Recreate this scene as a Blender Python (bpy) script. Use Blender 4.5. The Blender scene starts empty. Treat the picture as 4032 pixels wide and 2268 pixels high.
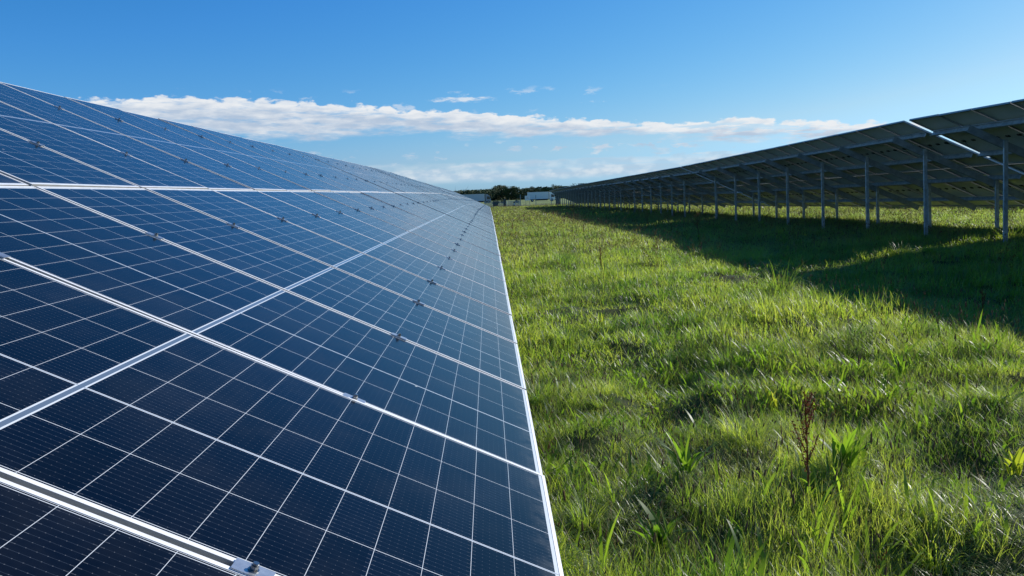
import bpy, bmesh, math, random
import numpy as np
from mathutils import Vector, Matrix

sc = bpy.context.scene
COL = sc.collection
R = math.radians
random.seed(7)
rng = np.random.RandomState(11)

# ------------------------------------------------------------------ camera
CAMZ = 1.705
cd = bpy.data.cameras.new("camera")
cam = bpy.data.objects.new("camera", cd)
COL.objects.link(cam)
cd.sensor_width = 36.0
cd.sensor_fit = 'HORIZONTAL'
cd.lens = 36.0 * 3086.2 / 4032.0
cd.shift_y = -187.0 / 4032.0
cd.clip_start = 0.05
cd.clip_end = 20000
W = [(0.99895781, -0.03596248, 0.02810689), (-0.03019824, -0.05899687, 0.9978013), (-0.03422519, -0.99761018, -0.06002139)]
m3 = Matrix([(a, -b, -c) for a, b, c in W])
cam.matrix_world = Matrix.Translation((0, 0, CAMZ)) @ m3.to_4x4()
sc.camera = cam

# ------------------------------------------------------------------ light
SUN_AZ, SUN_EL = 60.0, 26.8
sv = Vector((math.sin(R(SUN_AZ)) * math.cos(R(SUN_EL)), math.cos(R(SUN_AZ)) * math.cos(R(SUN_EL)), math.sin(R(SUN_EL))))
sl = bpy.data.lights.new("sun", 'SUN')
sl.energy = 5.0
sl.angle = R(0.55)
sl.color = (1.0, 0.955, 0.88)
sun = bpy.data.objects.new("sun", sl)
sun.rotation_euler = sv.to_track_quat('Z', 'Y').to_euler()
sun.location = (20, 10, 30)
COL.objects.link(sun)
sc.view_settings.view_transform = 'Standard'
sc.view_settings.look = 'None'
sc.view_settings.gamma = 1
EXPO = 0.3
sc.view_settings.exposure = EXPO


class N:
    """small wrapper for building node trees"""
    def __init__(s, nt):
        s.nt = nt

    def new(s, t, **kw):
        n = s.nt.nodes.new(t)
        for k, v in kw.items():
            setattr(n, k, v)
        return n

    def put(s, sock, v):
        if isinstance(v, (int, float, tuple, list)):
            sock.default_value = v
        else:
            s.nt.links.new(v, sock)

    def m(s, op, a, b=0.0, c=0.0, clamp=False):
        n = s.new('ShaderNodeMath', operation=op)
        n.use_clamp = clamp
        s.put(n.inputs[0], a)
        s.put(n.inputs[1], b)
        s.put(n.inputs[2], c)
        return n.outputs[0]

    def ss(s, x, a, b):
        n = s.new('ShaderNodeMapRange', interpolation_type='SMOOTHSTEP')
        s.put(n.inputs[0], x); s.put(n.inputs[1], a); s.put(n.inputs[2], b)
        return n.outputs[0]

    def mix(s, f, a, b, mode='MIX'):
        n = s.new('ShaderNodeMix', data_type='RGBA', blend_type=mode)
        s.put(n.inputs[0], f)
        s.put(n.inputs[6], a if not isinstance(a, tuple) or len(a) == 4 else a + (1,))
        s.put(n.inputs[7], b if not isinstance(b, tuple) or len(b) == 4 else b + (1,))
        return n.outputs[2]

    def noise(s, vec, scale, detail=3, rough=.55, dim='3D', dist=0.0):
        n = s.new('ShaderNodeTexNoise', noise_dimensions=dim)
        if vec is not None:
            s.put(n.inputs['Vector'], vec)
        s.put(n.inputs['Scale'], scale); s.put(n.inputs['Detail'], detail); s.put(n.inputs['Roughness'], rough)
        s.put(n.inputs['Distortion'], dist)
        return n.outputs[0]

    def xyz(s, v):
        n = s.new('ShaderNodeSeparateXYZ'); s.put(n.inputs[0], v)
        return n.outputs

    def comb(s, x, y, z):
        n = s.new('ShaderNodeCombineXYZ')
        s.put(n.inputs[0], x); s.put(n.inputs[1], y); s.put(n.inputs[2], z)
        return n.outputs[0]

    def curve(s, x, pts):
        n = s.new('ShaderNodeFloatCurve')
        c = n.mapping.curves[0]
        while len(c.points) > 2:
            c.points.remove(c.points[1])
        c.points[0].location = pts[0]; c.points[1].location = pts[-1]
        for p in pts[1:-1]:
            c.points.new(*p)
        n.mapping.update()
        s.put(n.inputs['Value'], x)
        return n.outputs[0]


# ------------------------------------------------------------------ sky
world = bpy.data.worlds.new("World")
sc.world = world
world.use_nodes = True
nt = world.node_tree
nt.nodes.clear()
w = N(nt)
SKY_STRENGTH = 0.105
sky = w.new('ShaderNodeTexSky', sky_type='NISHITA')
sky.sun_disc = False
sky.sun_elevation = R(SUN_EL)
sky.sun_rotation = R(SUN_AZ)
sky.altitude = 100
sky.air_density = 1.0
sky.dust_density = 0.35
sky.ozone_density = 2.2
# clear deep autumn blue: the three channels of the sky model are contrasted a little differently
sr, sg_, sb = w.xyz(sky.outputs[0])
kk = SKY_STRENGTH; ex = 1.0 / (2 ** EXPO) / kk
blue_ = w.m('MINIMUM', w.m('MULTIPLY', w.m('POWER', w.m('MULTIPLY', sb, kk), .50), .97 * ex), w.m('MULTIPLY', sb, 1.36 * kk * ex))
blue_ = w.m('MAXIMUM', blue_, w.m('MULTIPLY', sg_, .80 * 1.32 * kk * ex))
skyc = w.comb(w.m('MINIMUM', w.m('MULTIPLY', w.m('POWER', w.m('MULTIPLY', sr, kk * 1.2), 1.7), .57 * ex), w.m('MULTIPLY', sg_, .47 * kk * ex)), w.m('MULTIPLY', sg_, .80 * kk * ex), blue_)
bg = w.new('ShaderNodeBackground')
w.put(bg.inputs[0], skyc); bg.inputs[1].default_value = SKY_STRENGTH
dv = w.new('ShaderNodeTexCoord').outputs['Generated']
dx, dy, dz = w.xyz(dv)
az = w.m('MULTIPLY', w.m('ARCTAN2', dx, dy), 57.29578)
el = w.m('MULTIPLY', w.m('ARCSINE', dz), 57.29578)
azn = w.m('DIVIDE', w.m('ADD', az, 60), 120, clamp=True)
top = [(-60, 5.2), (-36, 6.0), (-27, 6.85), (-24.5, 7.06), (-19.65, 7.27), (-14.5, 7.04), (-9, 6.68), (-3.5, 6.21), (2.3, 5.76), (8, 5.19), (13.6, 4.75), (16.35, 4.83), (21.6, 4.43), (26.5, 3.97), (31, 3.5), (36, 3.2), (60, 2.0)]
bot = [(-60, 5.4), (-36, 5.8), (-27, 6.2), (-22.2, 5.04), (-17.3, 4.57), (-12, 4.42), (-9.2, 4.62), (-6.4, 4.75), (-.7, 4.15), (5, 3.86), (9.4, 3.75), (16.3, 3.2), (21.6, 2.9), (26.5, 2.85), (36, 2.8), (60, 2.5)]
tc = w.m('MULTIPLY', w.curve(azn, [((a + 60) / 120, e / 10) for a, e in top]), 10)
bc = w.m('MULTIPLY', w.curve(azn, [((a + 60) / 120, e / 10) for a, e in bot]), 10)
p2 = w.comb(az, w.m('MULTIPLY', el, 2.2), 0.0)
nf = w.noise(p2, 0.75, 6, .52)
nl = w.noise(w.comb(w.m('MULTIPLY', az, .5), w.m('MULTIPLY', el, 2.5), 3.0), 0.55, 5, .6)
dt = w.m('ADD', w.m('SUBTRACT', tc, el), w.m('MULTIPLY', w.m('SUBTRACT', nf, .55), 1.7))
db = w.m('ADD', w.m('SUBTRACT', el, bc), w.m('MULTIPLY', w.m('SUBTRACT', nl, .5), 2.4))
band = w.m('MULTIPLY', w.ss(dt, -.02, .20), w.ss(db, w.m('ADD', -.45, w.m('MULTIPLY', w.ss(az, -8, 12), .35)), w.m('ADD', .35, w.m('MULTIPLY', w.ss(az, -8, 12), .2))))
holes = w.ss(w.noise(w.comb(w.m('MULTIPLY', az, .35), w.m('MULTIPLY', el, 2.4), 8.0), 1.0, 6, .65), w.m('ADD', .30, w.m('MULTIPLY', w.ss(az, 2, 24), .16)), .52)
band = w.m('MULTIPLY', band, w.ss(az, 46, 37))
band = w.m('MULTIPLY', band, w.m('MAXIMUM', w.m('ADD', w.m('MULTIPLY', holes, .6), .4), w.m('MULTIPLY', w.ss(w.m('SUBTRACT', tc, el), .75, .2), .9)))
# low pale streaks above the horizon
st = w.noise(w.comb(w.m('MULTIPLY', az, .09), w.m('MULTIPLY', el, 1.3), 5.0), 1.0, 7, .6)
win = w.m('MULTIPLY', w.ss(el, .7, 1.3), w.m('SUBTRACT', 1, w.ss(w.m('ADD', el, w.m('MULTIPLY', nf, .8)), 2.55, 2.85)))
low = w.m('MULTIPLY', w.m('MULTIPLY', w.m('ADD', .42, w.m('MULTIPLY', w.ss(st, .34, .56), .58)), win), .92)
# small puffs between and above
pf = w.noise(w.comb(w.m('MULTIPLY', az, .45), w.m('MULTIPLY', el, 1.15), 21.0), 1.0, 6, .6)
pw = w.m('MULTIPLY', w.ss(el, 1.6, 2.6), w.m('SUBTRACT', 1, w.ss(el, 3.3, 4.0)))
pw2 = w.m('MULTIPLY', w.ss(el, 5.6, 6.3), w.m('SUBTRACT', 1, w.ss(el, 7.0, 7.9)))
puff = w.m('MULTIPLY', w.ss(pf, .57, .67), w.m('MAXIMUM', pw, w.m('MULTIPLY', pw2, w.m('MULTIPLY', w.ss(az, 14, 4), .6))))
# thin streak above the bank, and one low right
def streak(a0, e0, wa, we, seed):
    q = w.m('ADD', w.m('POWER', w.m('DIVIDE', w.m('SUBTRACT', az, a0), wa), 2), w.m('POWER', w.m('DIVIDE', w.m('SUBTRACT', el, e0), we), 2))
    nn = w.noise(w.comb(w.m('MULTIPLY', az, 1.0), w.m('MULTIPLY', el, 4.0), seed), 1.2, 6, .65)
    return w.ss(w.m('SUBTRACT', w.m('MULTIPLY', nn, 2.1), q), .55, 1.25)
stk = w.m('MULTIPLY', streak(-1.6, 6.85, 3.6, .33, 31.), .75)
stk = w.m('MAXIMUM', stk, w.m('MULTIPLY', streak(16.2, 2.35, 3.2, .22, 37.), .7))
stk = w.m('MAXIMUM', stk, w.m('MULTIPLY', streak(-5.5, 2.9, 1.0, .45, 41.), .6))
stk = w.m('MAXIMUM', stk, w.m('MULTIPLY', streak(12.5, 2.7, 1.3, .5, 43.), .75))
stk = w.m('MAXIMUM', stk, w.m('MULTIPLY', streak(2.1, 3.25, .9, .38, 47.), .6))
msk = w.m('MAXIMUM', w.m('MAXIMUM', band, stk), w.m('MAXIMUM', low, w.m('MULTIPLY', puff, .8)), clamp=True)
shade = w.m('ADD', w.m('MULTIPLY', w.noise(w.comb(w.m('MULTIPLY', az, .55), w.m('MULTIPLY', el, 2.2), 1.5), 1.1, 6, .55), .8), w.m('MULTIPLY', w.ss(w.m('SUBTRACT', tc, el), 1.2, .0), .30), clamp=True)
ccol = w.mix(w.ss(shade, .25, .72), (.50, .61, .77), (.93, .95, .97))
lowc = w.mix(w.ss(el, 2.6, 3.2), w.mix(w.ss(nf, .4, .65), (.50, .66, .82), (.74, .83, .91)), ccol)
bg2 = w.new('ShaderNodeBackground')
w.put(bg2.inputs[0], lowc); bg2.inputs[1].default_value = .92 / (2 ** EXPO)
mx = w.new('ShaderNodeMixShader')
w.put(mx.inputs[0], w.m('MULTIPLY', msk, .96)); w.put(mx.inputs[1], bg.outputs[0]); w.put(mx.inputs[2], bg2.outputs[0])
w.put(w.new('ShaderNodeOutputWorld').inputs[0], mx.outputs[0])


# ------------------------------------------------------------------ helpers
def tag(o, label=None, cat=None, group=None, kind=None):
    if label: o['label'] = label
    if cat: o['category'] = cat
    if group: o['group'] = group
    if kind: o['kind'] = kind
    return o


def link(name, data, parent=None, mat=None):
    o = bpy.data.objects.new(name, data)
    COL.objects.link(o)
    if parent: o.parent = parent
    if mat is not None: o.matrix_local = mat
    return o


def empty(name, loc, rot=(0, 0, 0)):
    o = bpy.data.objects.new(name, None)
    o.empty_display_size = .3
    COL.objects.link(o)
    o.location = loc
    o.rotation_euler = rot
    return o


class MB:
    """collects faces for one mesh"""
    def __init__(s):
        s.v = []; s.f = []; s.mi = []

    def quad(s, pts, mi=0):
        b = len(s.v); s.v += [tuple(p) for p in pts]; s.f.append(tuple(range(b, b + len(pts)))); s.mi.append(mi)
        return s

    def box(s, x0, x1, y0, y1, z0, z1, mi=0, M=None):
        b = len(s.v)
        P = [(x0, y0, z0), (x1, y0, z0), (x1, y1, z0), (x0, y1, z0), (x0, y0, z1), (x1, y0, z1), (x1, y1, z1), (x0, y1, z1)]
        if M is not None: P = [tuple(M @ Vector(p)) for p in P]
        s.v += P
        for q in ((0, 3, 2, 1), (4, 5, 6, 7), (0, 1, 5, 4), (1, 2, 6, 5), (2, 3, 7, 6), (3, 0, 4, 7)):
            s.f.append(tuple(b + i for i in q)); s.mi.append(mi)
        return s

    def prism(s, prof, a0, a1, axis=1, mi=0, M=None):
        """extrude a closed 2-D outline along an axis (1: outline in xz along y, 2: outline in xy along z, 0: yz along x)"""
        b = len(s.v); n = len(prof)
        for a in (a0, a1):
            for p, q in prof:
                P = (p, a, q) if axis == 1 else ((p, q, a) if axis == 2 else (a, p, q))
                if M is not None: P = tuple(M @ Vector(P))
                s.v.append(P)
        for i in range(n):
            j = (i + 1) % n
            s.f.append((b + i, b + j, b + n + j, b + n + i)); s.mi.append(mi)
        s.f.append(tuple(b + i for i in reversed(range(n)))); s.mi.append(mi)
        s.f.append(tuple(b + n + i for i in range(n))); s.mi.append(mi)
        return s

    def tube(s, path, rad, n=6, mi=0):
        rings = []
        for i, p in enumerate(path):
            p = Vector(p)
            d = (Vector(path[min(i + 1, len(path) - 1)]) - Vector(path[max(i - 1, 0)])).normalized()
            a = d.orthogonal().normalized(); c = d.cross(a)
            r = rad[i] if hasattr(rad, '__len__') else rad
            b = len(s.v)
            for k in range(n):
                t = 2 * math.pi * k / n
                s.v.append(tuple(p + (a * math.cos(t) + c * math.sin(t)) * r))
            rings.append(b)
        for r0, r1 in zip(rings, rings[1:]):
            for k in range(n):
                s.f.append((r0 + k, r0 + (k + 1) % n, r1 + (k + 1) % n, r1 + k)); s.mi.append(mi)
        s.f.append(tuple(rings[0] + k for k in reversed(range(n)))); s.mi.append(mi)
        s.f.append(tuple(rings[-1] + k for k in range(n))); s.mi.append(mi)
        return s

    def mesh(s, name, mats, smooth=False, fix=False):
        me = bpy.data.meshes.new(name)
        me.from_pydata(s.v, [], s.f)
        for m in (mats if isinstance(mats, (list, tuple)) else [mats]): me.materials.append(m)
        me.polygons.foreach_set('material_index', s.mi)
        if smooth: me.polygons.foreach_set('use_smooth', [True] * len(s.f))
        if fix:
            bm = bmesh.new(); bm.from_mesh(me)
            bmesh.ops.recalc_face_normals(bm, faces=bm.faces); bm.to_mesh(me); bm.free()
        me.update()
        return me

    def obj(s, name, mats, parent=None, mat=None, **kw):
        return link(name, s.mesh(name, mats, **kw), parent, mat)


def material(name, col, rough=.5, metal=0.0, spec=.5, bump=None, var=None):
    m = bpy.data.materials.new(name); m.use_nodes = True
    b = m.node_tree.nodes['Principled BSDF']
    b.inputs['Base Color'].default_value = tuple(col) + (1,)
    b.inputs['Roughness'].default_value = rough
    b.inputs['Metallic'].default_value = metal
    b.inputs['Specular IOR Level'].default_value = spec
    n = N(m.node_tree)
    if var:
        sc_, amt = var
        f = n.noise(n.new('ShaderNodeTexCoord').outputs['Object'], sc_, 4, .6)
        c = n.mix(n.ss(f, .3, .7), tuple(x * (1 - amt) for x in col), tuple(min(1, x * (1 + amt)) for x in col))
        n.put(b.inputs['Base Color'], c)
        n.put(b.inputs['Roughness'], n.m('ADD', rough - .08, n.m('MULTIPLY', f, .16)))
    return m


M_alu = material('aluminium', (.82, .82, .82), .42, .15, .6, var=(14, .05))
M_alu_shade = material('aluminium_shaded', (.42, .43, .43), .5, .4, .5, var=(14, .08))  # same frame metal, with the shade of gaps and underside put into its colour
M_galv = material('galvanised_steel', (.42, .46, .48), .5, .45, .5, var=(9, .22))
M_galvdark = material('galvanised_steel_dull', (.30, .33, .35), .6, .3, .5, var=(7, .2))
M_clamp = material('clamp_metal', (.48, .51, .55), .38, .85, .5, var=(40, .08))
M_bolt = material('bolt_steel', (.32, .32, .32), .28, 1.0)
M_black = material('black_plastic', (.015, .015, .017), .5)


# ---- glass face with cells: object x = across the module, y = along it (origin at the middle)
def cell_material():
    m = bpy.data.materials.new('solar_cells'); m.use_nodes = True
    nt = m.node_tree; n = N(nt); b = nt.nodes['Principled BSDF']
    co = n.new('ShaderNodeTexCoord').outputs['Object']
    x, y, z = n.xyz(co)
    T, P, Q = -.1045, .2105, .1055
    left = n.m('LESS_THAN', x, T)
    xr = n.m('SUBTRACT', x, -.1015)
    xl = n.m('ADD', x, .1075)
    xp = n.m('ADD', n.m('MULTIPLY', left, xl), n.m('MULTIPLY', n.m('SUBTRACT', 1, left), xr))
    def linedist(v, pitch):
        f = n.m('FRACT', n.m('ADD', n.m('DIVIDE', v, pitch), 100.5))
        return n.m('MULTIPLY', n.m('ABSOLUTE', n.m('SUBTRACT', f, .5)), pitch)
    dx_ = linedist(xp, P)
    ya = n.m('SUBTRACT', n.m('ABSOLUTE', y), .010)
    dy_ = linedist(ya, Q)
    l1 = n.m('LESS_THAN', dx_, .0009)
    l2 = n.m('LESS_THAN', dy_, .00055)
    tg = n.m('LESS_THAN', n.m('ABSOLUTE', n.m('SUBTRACT', x, T)), .0040)
    tc_ = n.m('LESS_THAN', n.m('ABSOLUTE', n.m('SUBTRACT', x, T)), .0012)
    mg = n.m('LESS_THAN', ya, .0012)
    mgc = n.m('LESS_THAN', ya, -.0035)
    edge = n.m('MAXIMUM', n.m('GREATER_THAN', n.m('ABSOLUTE', n.m('SUBTRACT', x, .0007)), .5345), n.m('GREATER_THAN', ya, 1.1605))
    white = n.m('MAXIMUM', n.m('MAXIMUM', l1, l2), n.m('MAXIMUM', n.m('MAXIMUM', tg, mg), edge))
    grey = n.m('MAXIMUM', mgc, n.m('MULTIPLY', tc_, 1.0))
    # bus wires along the module with solder dots
    bd = linedist(n.m('ADD', xp, P / 24), P / 12)
    bus = n.m('LESS_THAN', bd, .00035)
    dd = linedist(n.m('ADD', ya, Q / 12), Q / 6)
    dots = n.m('MULTIPLY', n.m('LESS_THAN', bd, .0010), n.m('LESS_THAN', dd, .0009))
    ends = n.m('MULTIPLY', n.m('LESS_THAN', bd, .0008), n.m('LESS_THAN', n.m('ABSOLUTE', n.m('SUBTRACT', dy_, .006)), .004))
    cid = n.comb(n.m('FLOOR', n.m('DIVIDE', xp, P)), n.m('FLOOR', n.m('DIVIDE', y, Q)), 0.0)
    wn = n.new('ShaderNodeTexWhiteNoise', noise_dimensions='4D')
    n.put(wn.inputs['Vector'], cid)
    n.put(wn.inputs['W'], n.m('MULTIPLY', n.new('ShaderNodeObjectInfo').outputs['Random'], 50.0))
    rv = wn.outputs['Value']
    cell = n.mix(rv, (.0007, .0011, .0038), (.0014, .0024, .0075))
    busf = n.m('MULTIPLY', bus, n.m('ADD', .25, n.m('MULTIPLY', rv, .6)))
    c1 = n.mix(n.m('MULTIPLY', busf, .5), cell, (.10, .13, .18))
    c1 = n.mix(n.m('MULTIPLY', n.m('MAXIMUM', dots, n.m('MULTIPLY', ends, .6)), .18), c1, (.35, .38, .42))
    c2 = n.mix(white, c1, (.58, .62, .66))
    c2 = n.mix(grey, c2, (.10, .14, .20))
    # dust and dried rain marks
    du = n.noise(co, 2.3, 6, .65)
    sp = n.noise(co, 90, 3, .6)
    dust = n.m('ADD', n.m('MULTIPLY', n.ss(du, .40, .75), .022), n.m('MULTIPLY', n.ss(sp, .70, .78), .05))
    # a little dirt collects along the lower frame edge
    low = n.m('MULTIPLY', n.ss(y, -1.10, -1.185), n.m('MULTIPLY', n.ss(n.noise(co, 18, 4, .6), .35, .65), .10))
    c3 = n.mix(n.m('ADD', dust, low), c2, (.42, .42, .40))
    wc = n.new('ShaderNodeVectorMath', operation='ADD'); n.put(wc.inputs[0], co); n.put(wc.inputs[1], n.comb(n.m('MULTIPLY', n.new('ShaderNodeObjectInfo').outputs['Random'], 37.0), 0.0, 0.0))
    drop = n.ss(n.noise(wc.outputs[0], 16.0, 2, .5), .79, .815)
    c3 = n.mix(n.m('MULTIPLY', drop, .7), c3, (.55, .54, .50))
    n.put(b.inputs['Base Color'], c3)
    n.put(b.inputs['Roughness'], n.m('ADD', .12, n.m('MULTIPLY', du, .07)))
    b.inputs['Specular IOR Level'].default_value = .22
    b.inputs['IOR'].default_value = 1.45
    bp = n.new('ShaderNodeBump')
    bp.inputs['Strength'].default_value = .03
    bp.inputs['Distance'].default_value = .02
    n.put(bp.inputs['Height'], n.noise(co, 3.0, 2, .5))
    n.put(b.inputs['Normal'], bp.outputs[0])
    return m


def back_material():
    m = bpy.data.materials.new('module_back'); m.use_nodes = True
    nt = m.node_tree; n = N(nt); b = nt.nodes['Principled BSDF']
    co = n.new('ShaderNodeTexCoord').outputs['Object']
    c = n.mix(n.ss(n.noise(co, 1.7, 5, .6), .3, .7), (.62, .66, .63), (.70, .74, .71))
    n.put(b.inputs['Base Color'], c)
    b.inputs['Roughness'].default_value = .38
    b.inputs['Specular IOR Level'].default_value = .5
    return m


M_cell = cell_material()
M_back = back_material()

# ------------------------------------------------------------------ terrain
LP = ([-3000, 31.7, 52, 72.3, 92.5, 140, 180, 320, 9000], [0, 0, -.22, -.42, -.585, -.80, -1.1, -2.1, -2.1])
RP = ([-3000, 14, 17.2, 37.4, 57.6, 77.8, 98, 118, 140, 180, 320, 9000], [.355, .355, .355, .095, -.085, -.245, -.465, -.66, -.80, -1.1, -2.1, -2.1])


def _bumps(x, y):
    f = np.exp(-np.maximum(y, 0) / 150)
    near = np.exp(-np.maximum(y, 0) / 40)
    hum = .10 * np.sin(x * 4.1 + 1.9 * np.sin(y * 2.2)) * np.sin(y * 3.7 + 1.4 * np.sin(x * 1.7 + 1)) + .03 * np.sin(x * 8.3 - y * 3.1) * np.sin(y * 7.1 + x * 2.2)
    return near * hum + f * (.035 * np.sin(x * .9 + 1.3 * np.sin(y * .31)) * np.sin(y * .63 + .7) + .022 * np.sin(x * 2.3 + y * 1.1) * np.sin(y * 1.9 - x * .7 + 2))


def zg(x, y):
    x = np.asarray(x, float); y = np.asarray(y, float)
    t = np.clip((x - 1) / 8.0, 0, 1); t = t * t * (3 - 2 * t)
    fade = np.clip((y + 4) / 8, 0, 1) * np.exp(-np.maximum(y - 10, 0) / 45)
    wob = .5 * np.sin(y * .35)
    swell = .15 * np.exp(-((x - 3.0 - wob) / 1.7) ** 2) - (.27 + .16 * np.exp(-np.maximum(y, 0) / 9)) * np.exp(-((x - 6.4 - .035 * np.clip(y, 0, 20) - wob * .6) / 1.8) ** 2)
    return np.interp(y, *LP) * (1 - t) + np.interp(y, *RP) * t + swell * fade + _bumps(x, y)


def zgf(x, y):
    return float(zg(x, y))


def ground_material():
    m = bpy.data.materials.new('meadow_soil'); m.use_nodes = True
    nt = m.node_tree; n = N(nt); b = nt.nodes['Principled BSDF']
    pos = n.new('ShaderNodeNewGeometry').outputs['Position']
    y = n.xyz(pos)[1]
    a = n.mix(n.ss(n.noise(pos, 3.1, 6, .7), .3, .7), (.022, .034, .010), (.055, .070, .022))
    far = n.mix(n.ss(n.noise(n.m('ADD', 0, 0) if False else pos, .07, 5, .6), .35, .65), (.15, .20, .06), (.22, .25, .10))
    far = n.mix(n.ss(n.noise(pos, .9, 5, .7), .35, .7), far, n.mix(.4, far, (.10, .13, .04)))
    n.put(b.inputs['Base Color'], n.mix(n.ss(y, 60, 142), a, far))
    b.inputs['Roughness'].default_value = .9
    b.inputs['Specular IOR Level'].default_value = .15
    return m


def build_ground():
    xs = np.unique(np.concatenate([-np.geomspace(8, 9000, 26)[::-1], np.arange(-8, -1, .4), np.arange(-1, 12, .15), np.arange(12, 32, .4), np.geomspace(32, 9000, 26)]))
    ys = np.unique(np.concatenate([-np.geomspace(4, 3000, 14)[::-1], np.arange(-4, 0, .4), np.arange(0, 16, .15), np.arange(16, 40, .4), np.arange(40, 150, 2.5), np.geomspace(150, 9000, 30)]))
    X, Y = np.meshgrid(xs, ys)
    Z = zg(X, Y)
    nx, ny = len(xs), len(ys)
    v = np.stack([X.ravel(), Y.ravel(), Z.ravel()], 1)
    i = np.arange(nx * (ny - 1)).reshape(ny - 1, nx)[:, :-1].ravel()
    f = np.stack([i, i + 1, i + 1 + nx, i + nx], 1)
    me = bpy.data.meshes.new('ground')
    me.from_pydata(v.tolist(), [], f.tolist())
    me.polygons.foreach_set('use_smooth', [True] * len(f))
    me.materials.append(ground_material())
    o = link('ground', me)
    tag(o, kind='structure')


build_ground()

M_track = material('gravel_track_surface', (.20, .19, .165), .9, var=(1.2, .15))
M_road = material('asphalt_surface', (.075, .077, .08), .85, var=(.8, .2))


def strip(name, x0, x1, ya, yb, wdt, mat_, lift, n=40):
    mb = MB()
    for i in range(n):
        xa, xb = x0 + (x1 - x0) * i / n, x0 + (x1 - x0) * (i + 1) / n
        y0, y1 = ya + (yb - ya) * i / n, ya + (yb - ya) * (i + 1) / n
        for (a, b_, c, d) in ((xa, xb, y0, y1),):
            mb.quad([(a, c, zgf(a, c) + lift), (b_, d, zgf(b_, d) + lift), (b_, d + wdt, zgf(b_, d + wdt) + lift), (a, c + wdt, zgf(a, c + wdt) + lift)])
    o = mb.obj(name, mat_)
    tag(o, kind='structure')


strip('gravel_track', -120, 260, 168, 166, 5.0, M_track, .05)
strip('road', -400, 500, 322, 318, 7.5, M_road, .06)
strip('footpath', -60, 200, 151, 150, 1.6, M_track, .05)

# ------------------------------------------------------------------ solar tables
TILT = R(25.0)
ST, CT = math.sin(TILT), math.cos(TILT)
MW, ML, PITCH, VGAP = 1.096, 2.384, 1.116, .020
SLOPE_LEN = 2 * ML + VGAP
H0 = .80                                            # low edge above the ground
RT = Matrix(((0, -CT, ST, 0), (1, 0, 0, 0), (0, ST, CT, 0), (0, 0, 0, 1)))   # table plane (u, v, n) -> table space


def plane(u, v, n=0.0):
    return Matrix.Translation((-v * CT + n * ST, u, H0 + v * ST + n * CT)) @ RT


def make_module_meshes():
    hw, hl, lip, th = MW / 2, ML / 2, .011, .035
    g = MB()
    g.quad([(-hw + lip, -hl + lip, -.0012), (hw - lip, -hl + lip, -.0012), (hw - lip, hl - lip, -.0012), (-hw + lip, hl - lip, -.0012)], 0)
    g.quad([(-hw + .002, -hl + .002, -.007), (-hw + .002, hl - .002, -.007), (hw - .002, hl - .002, -.007), (hw - .002, -hl + .002, -.007)], 1)
    for k in (-1, 0, 1):                            # three junction boxes and their leads on the back
        g.box(k * .33 - .045, k * .33 + .045, -.03, .03, -.026, -.0072, 2)
    g.tube([(-.33, -.02, -.02), (-.40, -.12, -.03), (-.46, -.30, -.025)], .003, 5, 2)
    g.tube([(.33, -.02, -.02), (.40, -.14, -.03), (.47, -.28, -.025)], .003, 5, 2)
    gm = g.mesh('solar_panel', [M_cell, M_back, M_black])
    f = MB()
    # L-shaped frame bars butted at the corners: top lip, side wall and bottom return
    def bar_y(s, y0, y1):
        a = s * hw
        prof = [(a, 0), (a, -th), (a - s * .028, -th), (a - s * .028, -th + .002), (a - s * .002, -th + .002), (a - s * .002, -.0062), (a - s * lip, -.0062), (a - s * lip, 0)]
        if s > 0: prof = prof[::-1]
        f.prism(prof, y0, y1, 1)
    def bar_x(s, x0, x1):
        a = s * hl
        prof = [(a, 0), (a, -th), (a - s * .028, -th), (a - s * .028, -th + .002), (a - s * .002, -th + .002), (a - s * .002, -.0062), (a - s * lip, -.0062), (a - s * lip, 0)]
        f.prism(prof, x0, x1, 0)
    bar_y(-1, -hl, hl); bar_y(1, -hl, hl)
    # short-side bars end where the long ones begin and sit a hair lower
    e = hw - lip - .0005
    bar_x(-1, -e, e); bar_x(1, -e, e)
    fm = f.mesh('panel_frame', [M_alu, M_alu_shade], fix=True)
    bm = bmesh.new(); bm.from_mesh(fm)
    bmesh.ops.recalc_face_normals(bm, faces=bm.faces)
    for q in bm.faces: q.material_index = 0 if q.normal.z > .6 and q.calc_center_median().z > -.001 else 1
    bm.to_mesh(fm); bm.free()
    return gm, fm


GM, FM = make_module_meshes()


def make_clamp_meshes():
    c = MB()
    c.box(-.018, .018, -.036, .036, .0008, .0048)
    c.box(-.0085, .0085, -.033, .033, -.034, .0004)
    cm = c.mesh('clamp', M_clamp)
    b = MB()
    hexa = [(.0075 * math.cos(k * math.pi / 3), .0075 * math.sin(k * math.pi / 3)) for k in range(6)]
    rnd = [(.0100 * math.cos(k * math.pi / 7), .0100 * math.sin(k * math.pi / 7)) for k in range(14)]
    b.prism(rnd, .0050, .0066, 2); b.prism(hexa, .0068, .0140, 2)
    b.prism([(.0055 * math.cos(k * math.pi / 5), .0055 * math.sin(k * math.pi / 5)) for k in range(10)], .0142, .0185, 2)
    return cm, b.mesh('bolt', M_bolt, fix=True)


CM, BM = make_clamp_meshes()
PURLIN_V = (.635, 1.832, 3.045, 4.195)
POST0, POSTP = 15.21, 2.815
DROP_PURLIN = .115
RAFT = .15


def cprofile(w_, h_, t=.004, lip=.015):
    """C section outline, open towards +x"""
    return [(0, 0), (w_, 0), (w_, lip), (w_ - t, lip), (w_ - t, t), (t, t), (t, h_ - t), (w_ - t, h_ - t), (w_ - t, h_ - lip), (w_, h_ - lip), (w_, h_), (0, h_)]


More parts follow.
